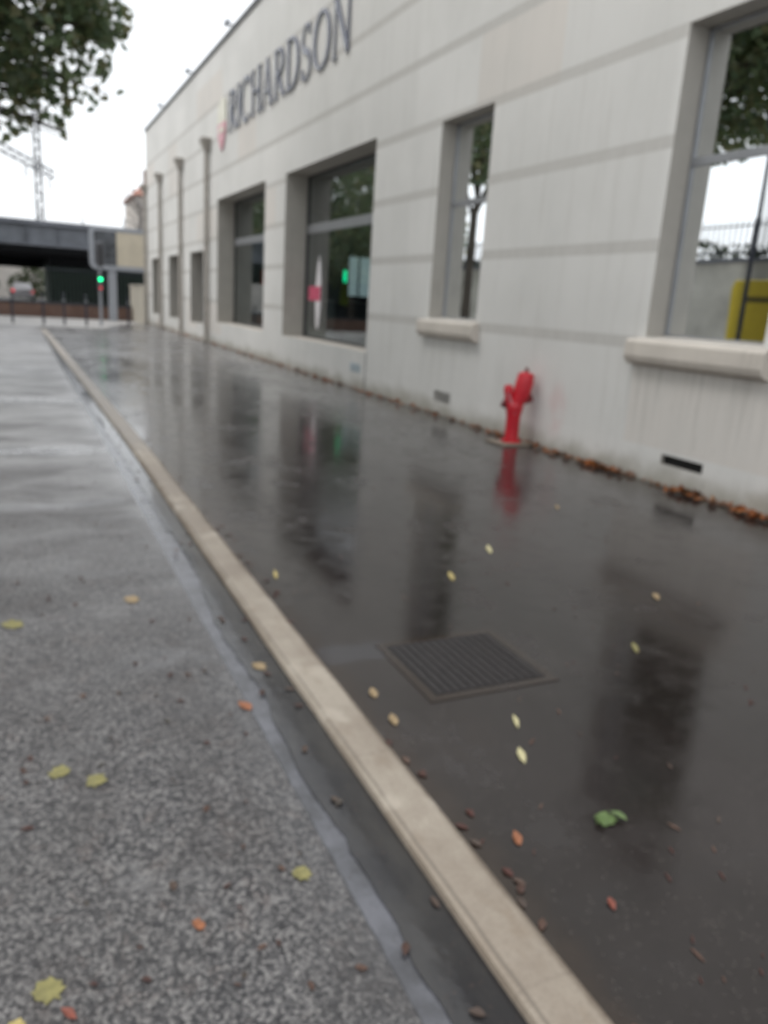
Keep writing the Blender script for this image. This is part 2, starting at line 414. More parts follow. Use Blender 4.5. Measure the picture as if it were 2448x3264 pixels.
far_z = -.055
MB().face([(-900,-60,far_z-.03),(900,-60,far_z-.03),(900,2500,far_z-.03),(-900,2500,far_z-.03)]).build('ground', simple('far_ground', (.07,.07,.07), .5, 0, .3, .05), kind='structure')
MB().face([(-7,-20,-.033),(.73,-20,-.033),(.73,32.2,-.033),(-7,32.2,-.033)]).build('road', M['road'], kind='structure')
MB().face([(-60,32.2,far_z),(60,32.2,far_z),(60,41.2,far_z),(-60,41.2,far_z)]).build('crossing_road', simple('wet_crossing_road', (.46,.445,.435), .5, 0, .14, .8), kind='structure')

def kx(y):                       # the kerb drifts slightly to the left far away
    return 0 if y < 8 else -.0105*(y-8)
KY = [-12, -4, 0, 2, 4, 6, 8, 10, 13, 16, 20, 24, 28, 30.6]
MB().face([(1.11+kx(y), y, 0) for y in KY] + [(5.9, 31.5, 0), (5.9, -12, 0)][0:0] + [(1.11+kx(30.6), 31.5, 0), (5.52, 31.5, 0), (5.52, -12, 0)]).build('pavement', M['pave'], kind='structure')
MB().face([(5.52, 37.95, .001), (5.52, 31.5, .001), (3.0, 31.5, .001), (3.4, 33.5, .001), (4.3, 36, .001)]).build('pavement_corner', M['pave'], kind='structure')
# kerb as one long run with a worn rounded arris
kb = MB(); prof = [(.952,-.11), (.953,-.014), (.957,-.006), (.966,-.001), (.980,.003), (1.09,.0035), (1.11,.002), (1.11,-.11)]
ky = [-12 + i*.25 for i in range(int(42.6/.25)+1)]
for y in ky:
    for i, (px, pz) in enumerate(prof):
        w = .004*mnoise.noise(Vector((px*9, y*1.9, i))) + .003*mnoise.noise(Vector((px*20, y*7, i)))
        drop = -.05*max(0, min(1, (y-27)/3.2))
        kb.v.append((px + kx(y) + (w if i in (1,2,3,4) else w*.6), y, pz + (drop if pz > -.1 else 0) + (w*.4 if i in (2,3,4) else 0)))
pn = len(prof)
for j in range(len(ky)-1):
    for i in range(pn-1): kb.f.append((j*pn+i, j*pn+i+1, (j+1)*pn+i+1, (j+1)*pn+i))
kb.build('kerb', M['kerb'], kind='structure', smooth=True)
MB().face([(.725,-12,-.037),(.96,-12,-.037)] + [(.965+kx(y), y, -.037) for y in KY[1:]] + [(.60+kx(30.6),30.6,-.037)] + [(.725+kx(y), y, -.037) for y in reversed(KY[1:-1])]).build('gutter', M['gutterc'], kind='structure')
# water film standing in the gutter, with a ragged shore on the road side
wb = MB(); wy = [-3 + i*.06 for i in range(int(15.5/.06))]
for y in wy:
    e = .800 + .012*mnoise.noise(Vector((y*13, 2, 3))) + .034*mnoise.noise(Vector((y*1.3, 0, 3))) + .016*mnoise.noise(Vector((y*5, 1, 3))) + (-.02 if 5 < y < 9 else 0)
    e += .05*max(0, min(1, (y-3.2)/1.5)) - .02*math.exp(-((y-2.2)/.25)**2)
    wb.v += [(e+kx(y), y, -.032), (.85+kx(y), y, -.032), (.962+kx(y), y, -.032)]
for j in range(len(wy)-1):
    for i in (0, 1): wb.f.append((j*3+i, j*3+i+1, j*3+i+4, j*3+i+3))
wb.build('gutter_water', M['water'], kind='structure')

# ------------------------------------------------------------------ the long building
FX = 5.5
bld = empty('commercial_building', (FX, 20, 0), 'long pale stone building with banded facade running along the wet pavement', 'building')
Y0, Y1, ZT = -10., 37.9, 8.12
openings = [  # y0, y1, z0, z1, depth
    (4.55, 5.90, 1.36, 4.05, .36), (9.06, 10.40, 1.36, 4.0, .36),
    (12.65, 17.50, .68, 4.13, .62), (19.10, 24.05, .68, 4.16, .62),
    (25.97, 28.11, .52, 2.82, .50), (30.28, 32.35, .52, 2.82, .50), (34.60, 36.60, .52, 2.82, .50),
    (4.95, 5.46, .20, .295, .16), (9.56, 10.06, .19, .34, .10)]
fc = MB()
ysn = sorted({Y0, Y1, *[o[0] for o in openings], *[o[1] for o in openings]}); zsn = sorted({0-.02, ZT, *[o[2] for o in openings], *[o[3] for o in openings]})
for a, b in zip(ysn, ysn[1:]):
    for c, d in zip(zsn, zsn[1:]):
        my, mz = (a+b)/2, (c+d)/2
        if any(o[0] < my < o[1] and o[2] < mz < o[3] for o in openings): continue
        fc.face([(FX, b, c), (FX, a, c), (FX, a, d), (FX, b, d)])
rv = MB()
for (a, b, c, d, e) in openings:
    g = FX+e
    rv.face([(FX,a,c),(g,a,c),(g,a,d),(FX,a,d)]); rv.face([(FX,b,c),(FX,b,d),(g,b,d),(g,b,c)])
    rv.face([(FX,a,d),(g,a,d),(g,b,d),(FX,b,d)]); rv.face([(FX,a,c),(FX,b,c),(g,b,c),(g,a,c)])
fc.face([(FX, Y1, -.02), (FX+16, Y1, -.02), (FX+16, Y1, ZT), (FX, Y1, ZT)])
fc.face([(FX, Y0, -.02), (FX+16, Y0, -.02), (FX+16, Y0, ZT), (FX, Y0, ZT)])
fc.face([(FX+16, Y0, -.02), (FX+16, Y1, -.02), (FX+16, Y1, ZT), (FX+16, Y0, ZT)])
for q in range(0, len(rv.f), 4):
    g = MB()
    for f4 in rv.f[q:q+4]: g.face([rv.v[i] for i in f4])
    g.build('reveal', M['reveal'], bld, raw=True)
me_wall = fc.build('wall', M['wall'], bld, raw=True)
MB().box(FX+.3, FX+15.9, Y0+.1, Y1-.3, 7.3, 7.5).build('roof', M['concrete'], bld)
MB().box(FX-.05, FX+.32, Y0, Y1+.04, ZT, ZT+.10).build('coping', M['coping'], bld)
MB().box(FX+.035, FX+.045, 4.952, 5.458, .202, .293).build('vent_slot', M['black'], bld)
vg = MB()
for k in range(6): vg.box(FX+.012, FX+.05, 9.57, 10.05, .195+k*.024, .207+k*.024)
vg.box(FX+.005, FX+.03, 9.56, 9.585, .19, .34).box(FX+.005, FX+.03, 10.035, 10.06, .19, .34)
vg.build('vent_grille', M['grille'], bld)
MB().box(FX+.09, FX+.095, 9.5, 10.1, .15, .38).build('vent_back', M['dkframe'], bld)
MB().box(FX-.004, FX+.0, 12.615, 12.645, .0, .68).build('dark_strip', M['coping'], bld)  # thin dark strip drawing the line at the display window's lower corner
MB().box(FX-.008, FX, 12.85, 13.30, .30, .45).build('info_plate', M['plate'], bld, bevel=.003)

def frame_rect(mb, x0, x1, a, b, c, d, w):
    mb.box(x0, x1, a, a+w, c, d).box(x0, x1, b-w, b, c, d).box(x0, x1, a+w, b-w, c, c+w).box(x0, x1, a+w, b-w, d-w, d)

def rooms(x0, x1, a, b, c, d, name):
    mb = MB(); mb.face([(x1,a,c),(x1,b,c),(x1,b,d),(x1,a,d)]); mb.face([(x0,a,c),(x1,a,c),(x1,a,d),(x0,a,d)]); mb.face([(x0,b,c),(x0,b,d),(x1,b,d),(x1,b,c)])
    mb.build(name, M['room'], bld, raw=True)
    MB().face([(x0,a,c),(x1,a,c),(x1,b,c),(x0,b,c)]).build(name+'_floor', M['roomfloor'], bld, raw=True)
    MB().face([(x0,a,d),(x0,b,d),(x1,b,d),(x1,a,d)]).build(name+'_ceiling', M['roomceil'], bld, raw=True)

for (a, b, c, d) in ((4.55, 5.90, 1.36, 4.05), (9.06, 10.40, 1.36, 4.0)):
    w = empty('window', (0,0,0), '', ''); del w['label'], w['category']; w.parent = bld; w.location = (0, (a+b)/2-20, c)
    f = MB(); gx = FX+.25; frame_rect(f, gx-.02, gx+.05, a+.004, b-.004, c+.003, d-.004, .028); f.box(gx-.014, gx+.044, a+.033, b-.033, 2.90, 2.98)
    f.build('frame', M['alu'], w, bevel=.004)
    MB().face([(gx, a+.02, c+.02), (gx, b-.02, c+.02), (gx, b-.02, d-.02), (gx, a+.02, d-.02)]).build('pane', M['glass_m'], w)
    s = MB(); pr = [(FX+.22, c+.012), (FX-.10, c-.025), (FX-.125, c-.05), (FX-.13, c-.18), (FX-.11, c-.235), (FX-.06, c-.265), (FX+.0, c-.272)]
    ya, yb = a-.13, b+.13
    n = len(pr)
    for yy in (ya, yb): s.v += [(px, (yy if px < FX+.001 else (a+.002 if yy == ya else b-.002)), pz) for px, pz in pr]
    s.f.append(tuple(range(n))); s.f.append(tuple(range(2*n-1, n-1, -1)))
    for k in range(n): s.f.append((k, (k+1) % n, n+(k+1) % n, n+k))
    s.build('sill', M['sill'], w, bevel=.01)
    rooms(FX+.40, FX+3.2, a-.3, b+.3, c-.4, d+.1, 'room_behind_window')

for (a, b, c, d) in ((12.65, 17.50, .68, 4.13), (19.10, 24.05, .68, 4.16)):
    w = empty('display_window', (0,0,0), '', ''); del w['label'], w['category']; w.parent = bld; w.location = (0, (a+b)/2-20, c)
    gx = FX+.53; f = MB(); frame_rect(f, gx-.03, gx+.05, a+.004, b-.004, c+.004, d-.004, .05)
    f.build('frame', M['dkframe'], w)
    MB().box(gx-.024, gx+.044, a+.054, b-.054, 2.93, 3.11).build('transom', M['alu'], w)
    MB().face([(gx, a+.05, c+.05), (gx, b-.05, c+.05), (gx, b-.05, d-.05), (gx, a+.05, d-.05)]).build('pane', M['glass_s'], w)
    MB().box(FX+.012, gx-.04, a+.003, b-.003, c-.07, c+.003).build('sill', M['sill'], w, bevel=.008)
rooms(FX+.64, FX+7.5, 12.0, 24.9, .62, 4.22, 'showroom')

for (a, b, c, d, e) in openings[4:7]:
    w = empty('window', (0,0,0), '', ''); del w['label'], w['category']; w.parent = bld; w.location = (0, (a+b)/2-20, c)
    gx = FX+.44; f = MB(); frame_rect(f, gx-.02, gx+.04, a+.004, b-.004, c+.004, d-.004, .06); f.box(gx-.015, gx+.035, (a+b)/2-.03, (a+b)/2+.03, c+.07, d-.07)
    f.build('frame', M['alu'], w)
    MB().face([(gx, a+.05, c+.05), (gx, b-.05, c+.05), (gx, b-.05, d-.05), (gx, a+.05, d-.05)]).build('pane', M['pane'], w)
for y in (25.12, 29.42, 33.78, 37.80):
    p = MB(); x = FX-.10
    p.tube([(x, y, .12), (x, y, 5.68)], .07, 12)
    for z in (1.2, 3.0, 4.8): p.tube([(x, y, z), (x, y, z+.06)], .085, 12)
    p.tube([(x, y, .16), (x-.01, y, .07), (x-.10, y, .035)], .068, 12)
    dp = p.build('downpipe', M['pipe'], bld, smooth=True)
    h = MB(); n = len(h.v)
    lo = [(FX-.17, y-.09, 5.62), (FX-.17, y+.09, 5.62), (FX-.002, y+.09, 5.62), (FX-.002, y-.09, 5.62)]
    hi = [(FX-.26, y-.20, 5.86), (FX-.26, y+.20, 5.86), (FX-.002, y+.20, 5.86), (FX-.002, y-.20, 5.86)]
    h.v += lo+hi; h.f += [(0,1,2,3), (7,6,5,4)] + [(k, (k+1) % 4, 4+(k+1) % 4, 4+k) for k in range(4)]
    h.box(FX-.28, FX-.003, y-.22, y+.22, 5.862, 5.95)
    h.build('hopper', M['pipe'], dp)

# roof-edge fixtures
for i, (y, lab) in enumerate(((22.6, 'small grey floodlight on the roof edge above the sign lettering'), (27.9, 'small grey floodlight on the roof edge above the first two downpipes'), (33.4, 'small grey floodlight on the roof edge nearest the far corner'))):
    t = empty('roof_floodlight', (FX, y, ZT+.10), lab, 'floodlight', 'floodlights along the roof edge')
    MB().tube([(FX+.05, y, ZT+.10), (FX+.05, y, ZT+.18), (FX-.06, y, ZT+.22)], .025, 8).build('bracket', M['coping'], t)
    MB().box(FX-.17, FX-.05, y-.13, y+.13, ZT+.17, ZT+.28).build('lamp_head', M['greymetal'], t, bevel=.01)

# ------------------------------------------------------------------ lettering (flat cut letters on the wall)
SX0, SX1 = FX-.045, FX-.02
def ribbon(mb, pts, ws, ly):
    """polyline of (u,v) with half widths -> prism on the wall; u runs to the right as seen from the street"""
    L = []; Rr = []
    for i, (u, v) in enumerate(pts):
        a = pts[max(i-1, 0)]; b = pts[min(i+1, len(pts)-1)]
        dx, dy = b[0]-a[0], b[1]-a[1]; q = math.hypot(dx, dy) or 1
        nx, ny = -dy/q, dx/q; w = ws[i] if isinstance(ws, (list, tuple)) else ws
        L.append((u+nx*w, v+ny*w)); Rr.append((u-nx*w, v-ny*w))
    mb.k = getattr(mb, 'k', 0)+1; e = .0022*mb.k
    for i in range(len(pts)-1):
        quad = [L[i], L[i+1], Rr[i+1], Rr[i]]
        mb.prism([(ly-u, 5.73+v) for u, v in quad], SX0-e, SX1+e*.3)
def arc(cx, cy, rx, ry, a0, a1, n=20): return [(cx+rx*math.cos(R(a0+(a1-a0)*i/n)), cy+ry*math.sin(R(a0+(a1-a0)*i/n))) for i in range(n+1)]
TH, TN = .055, .024
def serif(mb, ly, u, v, w=.10): ribbon(mb, [(u-w, v), (u+w, v)], .016, ly)
def arcw(n, f): return [f(i/n) for i in range(n+1)]
def glyph(ch, ly):
    mb = MB(); H = 1.0
    if ch == 'I': ribbon(mb, [(.14,0),(.14,H)], TH, ly); serif(mb, ly, .14, .016, .13); serif(mb, ly, .14, H-.016, .13); return mb, .28
    if ch in 'RD':
        ribbon(mb, [(.13,0),(.13,H)], TH, ly); serif(mb, ly, .13, .016, .12); serif(mb, ly, .10, H-.016, .10)
        if ch == 'R':
            ribbon(mb, [(.13,.97),(.36,.97)] + arc(.36,.735,.25,.235,90,-90) + [(.13,.50)], [TN,TN]+arcw(20, lambda t: TN+(TH-TN)*math.sin(math.pi*t))+[TN], ly)
            ribbon(mb, [(.34,.50),(.50,.24),(.70,.02)], [TN,TH,TH*.7], ly); serif(mb, ly, .70, .016, .07); return mb, .76
        ribbon(mb, [(.13,.97),(.34,.97)] + arc(.34,.50,.44,.47,90,-90) + [(.13,.03)], [TN,TN]+arcw(20, lambda t: TN+(TH-TN)*math.sin(math.pi*t))+[TN], ly); return mb, .86
    if ch == 'C':
        ribbon(mb, arc(.48,.5,.42,.49,48,312,26), arcw(26, lambda t: TN+(TH-TN)*math.sin(math.pi*t)), ly); ribbon(mb, [(.765,.98),(.765,.76)], TN, ly); return mb, .84
    if ch == 'H':
        for u in (.14,.72): ribbon(mb, [(u,0),(u,H)], TH, ly); serif(mb, ly, u, .016, .12); serif(mb, ly, u, H-.016, .12)
        ribbon(mb, [(.14,.52),(.72,.52)], TN, ly); return mb, .86
    if ch == 'A':
        ribbon(mb, [(.07,0),(.40,H)], TN, ly); ribbon(mb, [(.38,H),(.73,0)], TH, ly); ribbon(mb, [(.17,.33),(.62,.33)], TN, ly); serif(mb, ly, .08, .016, .09); serif(mb, ly, .73, .016, .12); return mb, .84
    if ch == 'S':
        p = arc(.30,.745,.22,.235,40,270,18) + arc(.30,.26,.25,.25,90,-140,18)[1:]
        n = len(p)-1; ribbon(mb, p, arcw(n, lambda t: TN+(TH*1.1-TN)*math.exp(-((t-.5)/.18)**2)), ly)
        ribbon(mb, [(.475,.98),(.475,.78)], TN, ly); ribbon(mb, [(.10,.22),(.10,.02)], TN, ly); return mb, .60
    if ch == 'O':
        ribbon(mb, arc(.47,.5,.40,.48,0,360,36), arcw(36, lambda t: TN+(TH*1.05-TN)*abs(math.cos(2*math.pi*t))), ly); return mb, .94
    if ch == 'N':
        ribbon(mb, [(.13,0),(.13,H)], TN, ly); ribbon(mb, [(.13,H),(.78,0)], TH, ly); ribbon(mb, [(.78,0),(.78,H)], TN, ly)
        serif(mb, ly, .13, .016, .11); serif(mb, ly, .09, H-.016, .09); serif(mb, ly, .78, H-.016, .11); return mb, .90
sign = empty('shop_sign', (FX, 18.5, 5.7), 'dark navy RICHARDSON lettering with red and cream shield on upper facade', 'sign')
cur = 22.62; word = 'RICHARDSON'
widths = {'R': .76, 'I': .28, 'C': .84, 'H': .86, 'A': .84, 'D': .86, 'S': .60, 'O': .94, 'N': .90}
gap = (22.62-13.95-sum(widths[c] for c in word))/(len(word)-1)
for c in word:
    g, w = glyph(c, cur)
    g.build('letter', M['navy'], sign)
    cur -= w+gap
def shield(a0, a1, z0, z1):
    return None
cy = 23.45
out = [(cy+.46, 6.10), (cy+.46, 5.95), (cy+.36, 5.72), (cy+.16, 5.50), (cy, 5.38), (cy-.16, 5.50), (cy-.36, 5.72), (cy-.46, 5.95), (cy-.46, 6.10)]
MB().prism(out, SX0, SX1).build('emblem_lower', M['shred'], sign)
top = [(cy-.46, 6.103), (cy-.46, 6.62), (cy-.22, 6.66), (cy, 6.75), (cy+.22, 6.66), (cy+.46, 6.62), (cy+.46, 6.103)]
MB().prism(top, SX0, SX1).build('emblem_upper', M['shcream'], sign)
MB().prism([(cy-.30, 5.86), (cy-.22, 6.0), (cy+.22, 6.0), (cy+.30, 5.86)], SX0-.012, SX0-.001).build('emblem_bar', M['shcream'], sign)

# ------------------------------------------------------------------ things in the showroom
t = empty('window_poster', (6.01, 16.62, .85), 'white leaf-shaped poster with a red panel stuck on the nearer display window', 'poster')
o = [(16.60,.86),(16.50,1.0),(16.44,1.3),(16.44,1.9),(16.50,2.2),(16.60,2.46),(16.70,2.2),(16.76,1.9),(16.75,1.3),(16.70,1.0)]
MB().prism(o, 6.012, 6.020).build('white_sheet', M['white'], t)
MB().box(6.003, 6.0115, 16.46, 17.20, 1.50, 1.80).build('red_panel', M['banner_red'], t)
t = empty('exit_light', (7.5, 18.75, 2.0), 'small bright green lit lamp glowing inside the nearer display window', 'light')
MB().box(7.40, 7.60, 18.78, 18.84, 1.94, 2.32).build('housing', M['dkframe'], t); MB().box(7.46, 7.54, 18.765, 18.779, 1.99, 2.27).build('lens', M['exitg'], t)
t = empty('glow_board', (9.2, 22.0, .62), 'pale blue glowing board inside the nearer display window', 'display')
MB().box(8.86, 9.80, 22.0, 22.1, 1.62, 2.85).build('frame', M['dkframe'], t)
for a, b in ((8.90, 9.18), (9.25, 9.76)): MB().box(a, b, 21.985, 21.998, 1.70, 2.80).build('glow_panel', M['cyan'], t)  # glowing panels for a pale bright area behind the glass
MB().box(9.3, 9.5, 22.02, 22.09, .63, 1.62).build('stand', M['dkframe'], t)
t = empty('fabric_stand', (7.7, 19.3, .62), 'yellow-green cloth hanging on a stand inside the nearer display window', 'stand')
MB().tube([(7.7,19.3,.62),(7.7,19.3,2.1)], .015, 8).build('pole', M['dkframe'], t)
MB().face([(7.58,19.28,1.45),(7.82,19.28,1.40),(7.80,19.27,2.05),(7.60,19.27,2.08)]).build('cloth', M['lime'], t)
t = empty('display_counter', (8.3, 20.5, .62), 'dark low counter standing inside the nearer display window', 'counter')
MB().box(7.8, 9.2, 20.2, 21.0, .63, 1.5).build('cabinet', M['furn'], t, bevel=.01); MB().box(7.75, 9.25, 20.15, 21.05, 1.501, 1.54).build('top', M['alu'], t)
t = empty('notice_board', (7.4, 24.0, .62), 'orange-red notice board inside the farther display window', 'notice board')
MB().tube([(7.0,23.9,.62),(7.0,23.9,2.3)], .02, 8).build('post', M['dkframe'], t); MB().box(6.8, 7.2, 23.84, 23.88, 1.85, 2.30).build('board', M['orange'], t)

# ------------------------------------------------------------------ fire hydrant
hx, hy = 5.26, 7.62
h = empty('fire_hydrant', (hx, hy, 0), 'bright red fire hydrant standing on the wet pavement against the pale wall', 'fire hydrant')
MB().box(hx-.24, hx+.22, hy-.20, hy+.20, .002, .022).build('base_slab', M['slab'], h, bevel=.006)
MB().lathe(hx, hy, [(.118,.022),(.118,.05),(.085,.055),(.082,.10),(.082,.33),(.090,.36),(.100,.40),(.105,.46),(.085,.50)], 24).build('barrel', M['red'], h, smooth=True)
u = Vector((.90, -.42, 0)).normalized()      # to the right as seen from the camera
c0 = Vector((hx, hy, 0))
def P(a, z, b=0): return tuple(c0 + u*a + Vector((-.42,-.9,0)).normalized()*b + Vector((0,0,z)))
hd = MB().tube([P(.01,.42), P(.040,.52), P(.068,.60), P(.092,.74), P(.097,.80)], [.070,.086,.100,.104,.094], 20)
hd.tube([P(.097,.795), P(.098,.83), P(.099,.845)], [.098,.09,.05], 20)
hd.build('head', M['red'], h, smooth=True)
MB().tube([P(.099,.84), P(.10,.90)], [.022,.018], 8).build('spindle', M['reddk'], h)
cp = MB().tube([P(.165,.50), P(.13,.58)], [.055,.060], 16); cp.build('outlet_cap', M['reddk'], h, smooth=True)
MB().tube([P(-.02,.40), P(-.065,.50), P(-.085,.60)], [.060,.055,.050], 16).build('side_outlet', M['red'], h, smooth=True)
MB().tube([P(-.085,.60), P(-.092,.66), P(-.094,.69)], [.058,.055,.035], 16).build('outlet_cap', M['red'], h, smooth=True)
MB().tube([P(-.06,.44), P(-.125,.475)], [.045,.050], 16).tube([P(-.125,.475), P(-.145,.485)], [.055,.05], 16).build('outlet_cap', M['reddk'], h, smooth=True)
MB().tube([P(-.02,.47,.05), P(0,.36,.09)], .008, 6).tube([P(-.10,.60,.04), P(-.03,.45,.09)], .007, 6).build('chain', M['alu'], h)
for k in range(8):
    a = 2*math.pi*k/8; MB().tube([(hx+.102*math.cos(a), hy+.102*math.sin(a), .05), (hx+.102*math.cos(a), hy+.102*math.sin(a), .062)], .011, 6).build('flange_bolt', M['reddk'], h)

# ------------------------------------------------------------------ drain cover in the pavement
d = empty('drain_cover', (1.71, 2.66, 0), 'ribbed dark iron drain cover let into the wet pavement', 'drain cover')
f = MB(); x0, x1, y0, y1 = 1.40, 2.02, 2.38, 2.94
f.box(x0, x1, y0, y0+.04, -.02, .0035).box(x0, x1, y1-.04, y1, -.02, .0035).box(x0, x0+.04, y0+.04, y1-.04, -.02, .0035).box(x1-.04, x1, y0+.04, y1-.04, -.02, .0035)
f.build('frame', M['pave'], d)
f = MB(); k = x0+.055
while k < x1-.06: f.box(k, k+.022, y0+.045, y1-.045, .001, .007); k += .040
f.build('ribs', M['iron'], d)
MB().box(x0+.04, x1-.04, y0+.04, y1-.04, -.01, .003).build('plate', simple('drain_dark', (.014,.012,.012), .5), d)

# ------------------------------------------------------------------ fallen leaves
def leaf_mesh(mb, x, y, z, ln, wd, rot, lift=.004, curl=.0):
    jit = random.Random(int(abs(x*7919+y*104729)*1000))
    out = [(0,0), (.22,.36), (.5,.5), (.78,.30), (1,0), (.78,-.30), (.5,-.5), (.22,-.36)]
    if wd > .55*ln:      # broad leaves are lobed with ragged points and a stalk
        out = [(-.14,.02), (.04,.10), (.04,.40), (.24,.36), (.38,.52), (.58,.40), (.78,.40), (.80,.20), (.98,0), (.80,-.20), (.80,-.40), (.56,-.38), (.36,-.50), (.22,-.36), (.05,-.38), (.04,-.08), (-.14,-.01)]
    out = [(a+jit.uniform(-.05,.05), b*(1+jit.uniform(-.25,.2))) for a, b in out]; m_ = len(out)
    c, s = math.cos(rot), math.sin(rot); n = len(mb.v)
    for a, b in [(0.5, 0)] + out:
        px, py = (a-.5)*ln, b*wd
        mb.v.append((x+px*c-py*s, y+px*s+py*c, z+lift+curl*abs(b)*2*(.5+a)))
    for i in range(m_): mb.f.append((n, n+1+i, n+1+(i+1) % m_))
leaves = [  # x, y, material, length, width, rotation, label
    (2.72, 4.06, 'l_pale', .19, .034, 1.13, 'slim pale yellow leaf on the pavement between the hydrant and the drain cover'),
    (2.21, 3.66, 'l_yellow', .17, .036, 1.19, 'bright yellow leaf on the pavement behind the drain cover'),
    (1.24, 3.95, 'l_yellow', .16, .026, 1.35, 'thin yellow leaf on the pavement close to the kerb, behind the drain cover'),
    (2.58, 2.54, 'l_olive', .13, .026, 1.0, 'thin yellow-green leaf on the pavement to the right of the drain cover'),
    (1.64, 2.15, 'l_pale', .10, .020, 1.18, 'thin cream leaf in front of the drain cover, farther of two in line'),
    (1.53, 1.95, 'l_pale', .105, .030, 1.18, 'broader cream leaf in front of the drain cover, nearer of two in line'),
    (1.58, 1.56, 'l_green', .075, .065, .2, 'single fresh green leaf lying on the dark pavement'),
    (1.26, 1.58, 'l_orange', .075, .026, 1.23, 'orange leaf on the pavement near the pale kerb, beside the green leaf'),
    (.63, 1.70, 'l_olive', .055, .055, 1.9, 'square-looking dull yellow leaf on the coarse asphalt near the gutter'),
    (.05, 2.41, 'l_olive', .070, .065, .4, 'left one of two olive yellow leaves side by side on the coarse asphalt'),
    (.15, 2.33, 'l_olive', .068, .065, 1.4, 'right one of two olive yellow leaves side by side on the coarse asphalt'),
    (1.21, 2.52, 'l_tan', .090, .032, 1.34, 'tan leaf on the pavement between the drain cover and the kerb'),
    (1.20, 2.31, 'l_tan', .085, .036, 1.33, 'tan leaf on the pavement by the kerb, just nearer than the drain cover'),
    (.72, 2.64, 'l_orange', .085, .045, 1.9, 'orange leaf lying at the edge of the gutter water'),
    (.86, 2.95, 'l_tan', .080, .06, 1.9, 'tan leaf floating in the gutter beside the kerb'),
    (.45, 3.87, 'l_tan', .10, .08, 1.8, 'brownish yellow leaf alone on the middle of the asphalt'),
    (-.10, 3.70, 'l_olive', .11, .09, 2.4, 'olive leaf on the asphalt at the left edge of the picture'),
    (-.02, 1.55, 'l_olive', .07, .065, 2.2, 'large yellow-brown leaf low on the coarse asphalt with a red scrap below it'),
    (-.085, 1.47, 'l_yellow', .06, .05, 1.2, 'bright yellow leaf in the bottom left corner of the asphalt'),
    (.02, 1.47, 'l_red', .05, .02, 2.2, 'small red leaf scrap under the large yellow-brown leaf'),
    (3.9, 4.9, 'l_tan', .17, .03, 1.05, 'thin tan leaf on the pavement below the dark wall slot'),
    (3.2, 3.05, 'l_tan', .12, .04, 1.0, 'dull tan leaf on the pavement at the right edge of the picture'),
    (1.35, 1.27, 'l_red', .05, .02, 1.2, 'red-brown leaf on dark pavement in the near foreground beside the kerb'),
    (.33, 1.62, 'l_orange', .045, .028, 2.0, 'rust orange leaf on the near asphalt midway to the gutter')]
for (x, y, mt, ln, wd, rt, lab) in leaves:
    mb = MB(); z = 0 if x > 1.0 else -.033
    leaf_mesh(mb, x, y, z, ln, wd, rt, .003, .004)
    if mt == 'l_green':
        for q in (-.035, .035): leaf_mesh(mb, x+q, y-.01, z, .06, .026, 1.7+q*8, .010, .01)
    mb.build('fallen_leaf', M[mt], org=(x, y, z), label=lab, category='leaf', group='single leaves lying on the wet ground')
lb = MB(); rnd = random.Random(11)
for k in range(280):
    y = 2.2 + 34*rnd.random()**1.9; x = 5.47 - abs(rnd.gauss(0, .055)) - .01
    if rnd.random() < .35: y = rnd.choice((6.3, 6.1, 5.0, 4.3, 3.9, 7.0, 8.1)) + rnd.gauss(0, .18); x -= .03*rnd.random()
    leaf_mesh(lb, x, y, 0, .05+.07*rnd.random(), .035+.045*rnd.random(), rnd.random()*6.3, .006+.03*rnd.random(), rnd.random()*.05)
for k in range(900):
    y = 2.2 + 33*rnd.random()**1.7; x = 5.485 - abs(rnd.gauss(0, .028))
    leaf_mesh(lb, x, y, 0, .025+.035*rnd.random(), .015+.02*rnd.random(), rnd.random()*6.3, .004+.02*rnd.random(), rnd.random()*.02)
lb.build('leaf_litter', M['litter'], kind='stuff', label='brown and orange leaf litter along the foot of the wall', category='leaf litter')
lb = MB()
for k in range(260):
    y = .9 + 9*rnd.random()**1.7; x = rnd.uniform(1.13, 5.2)
    q = .35+.65*rnd.random()
    leaf_mesh(lb, x, y, 0, .055*q, .013*q, rnd.gauss(.95, .3), .002, .001)
for k in range(150):
    y = 1.0 + 8*rnd.random()**1.6; x = rnd.uniform(-.6, .7)
    q = .4+.6*rnd.random(); leaf_mesh(lb, x, y, -.033, .04*q, .022*q, rnd.gauss(1.9, .8), .004, .004)
for k in range(70):
    y = .9 + 9*rnd.random()**1.4; x = rnd.uniform(.76, .95) if rnd.random() < .5 else 1.11+abs(rnd.gauss(0, .03))
    leaf_mesh(lb, x+kx(y), y, 0 if x > 1 else -.0305, .045, .022, rnd.gauss(1.9, .8), .003, .004)
lb.build('leaf_scraps', M['bits'], kind='stuff', label='tiny brown leaf scraps scattered over the wet ground', category='leaf scraps')

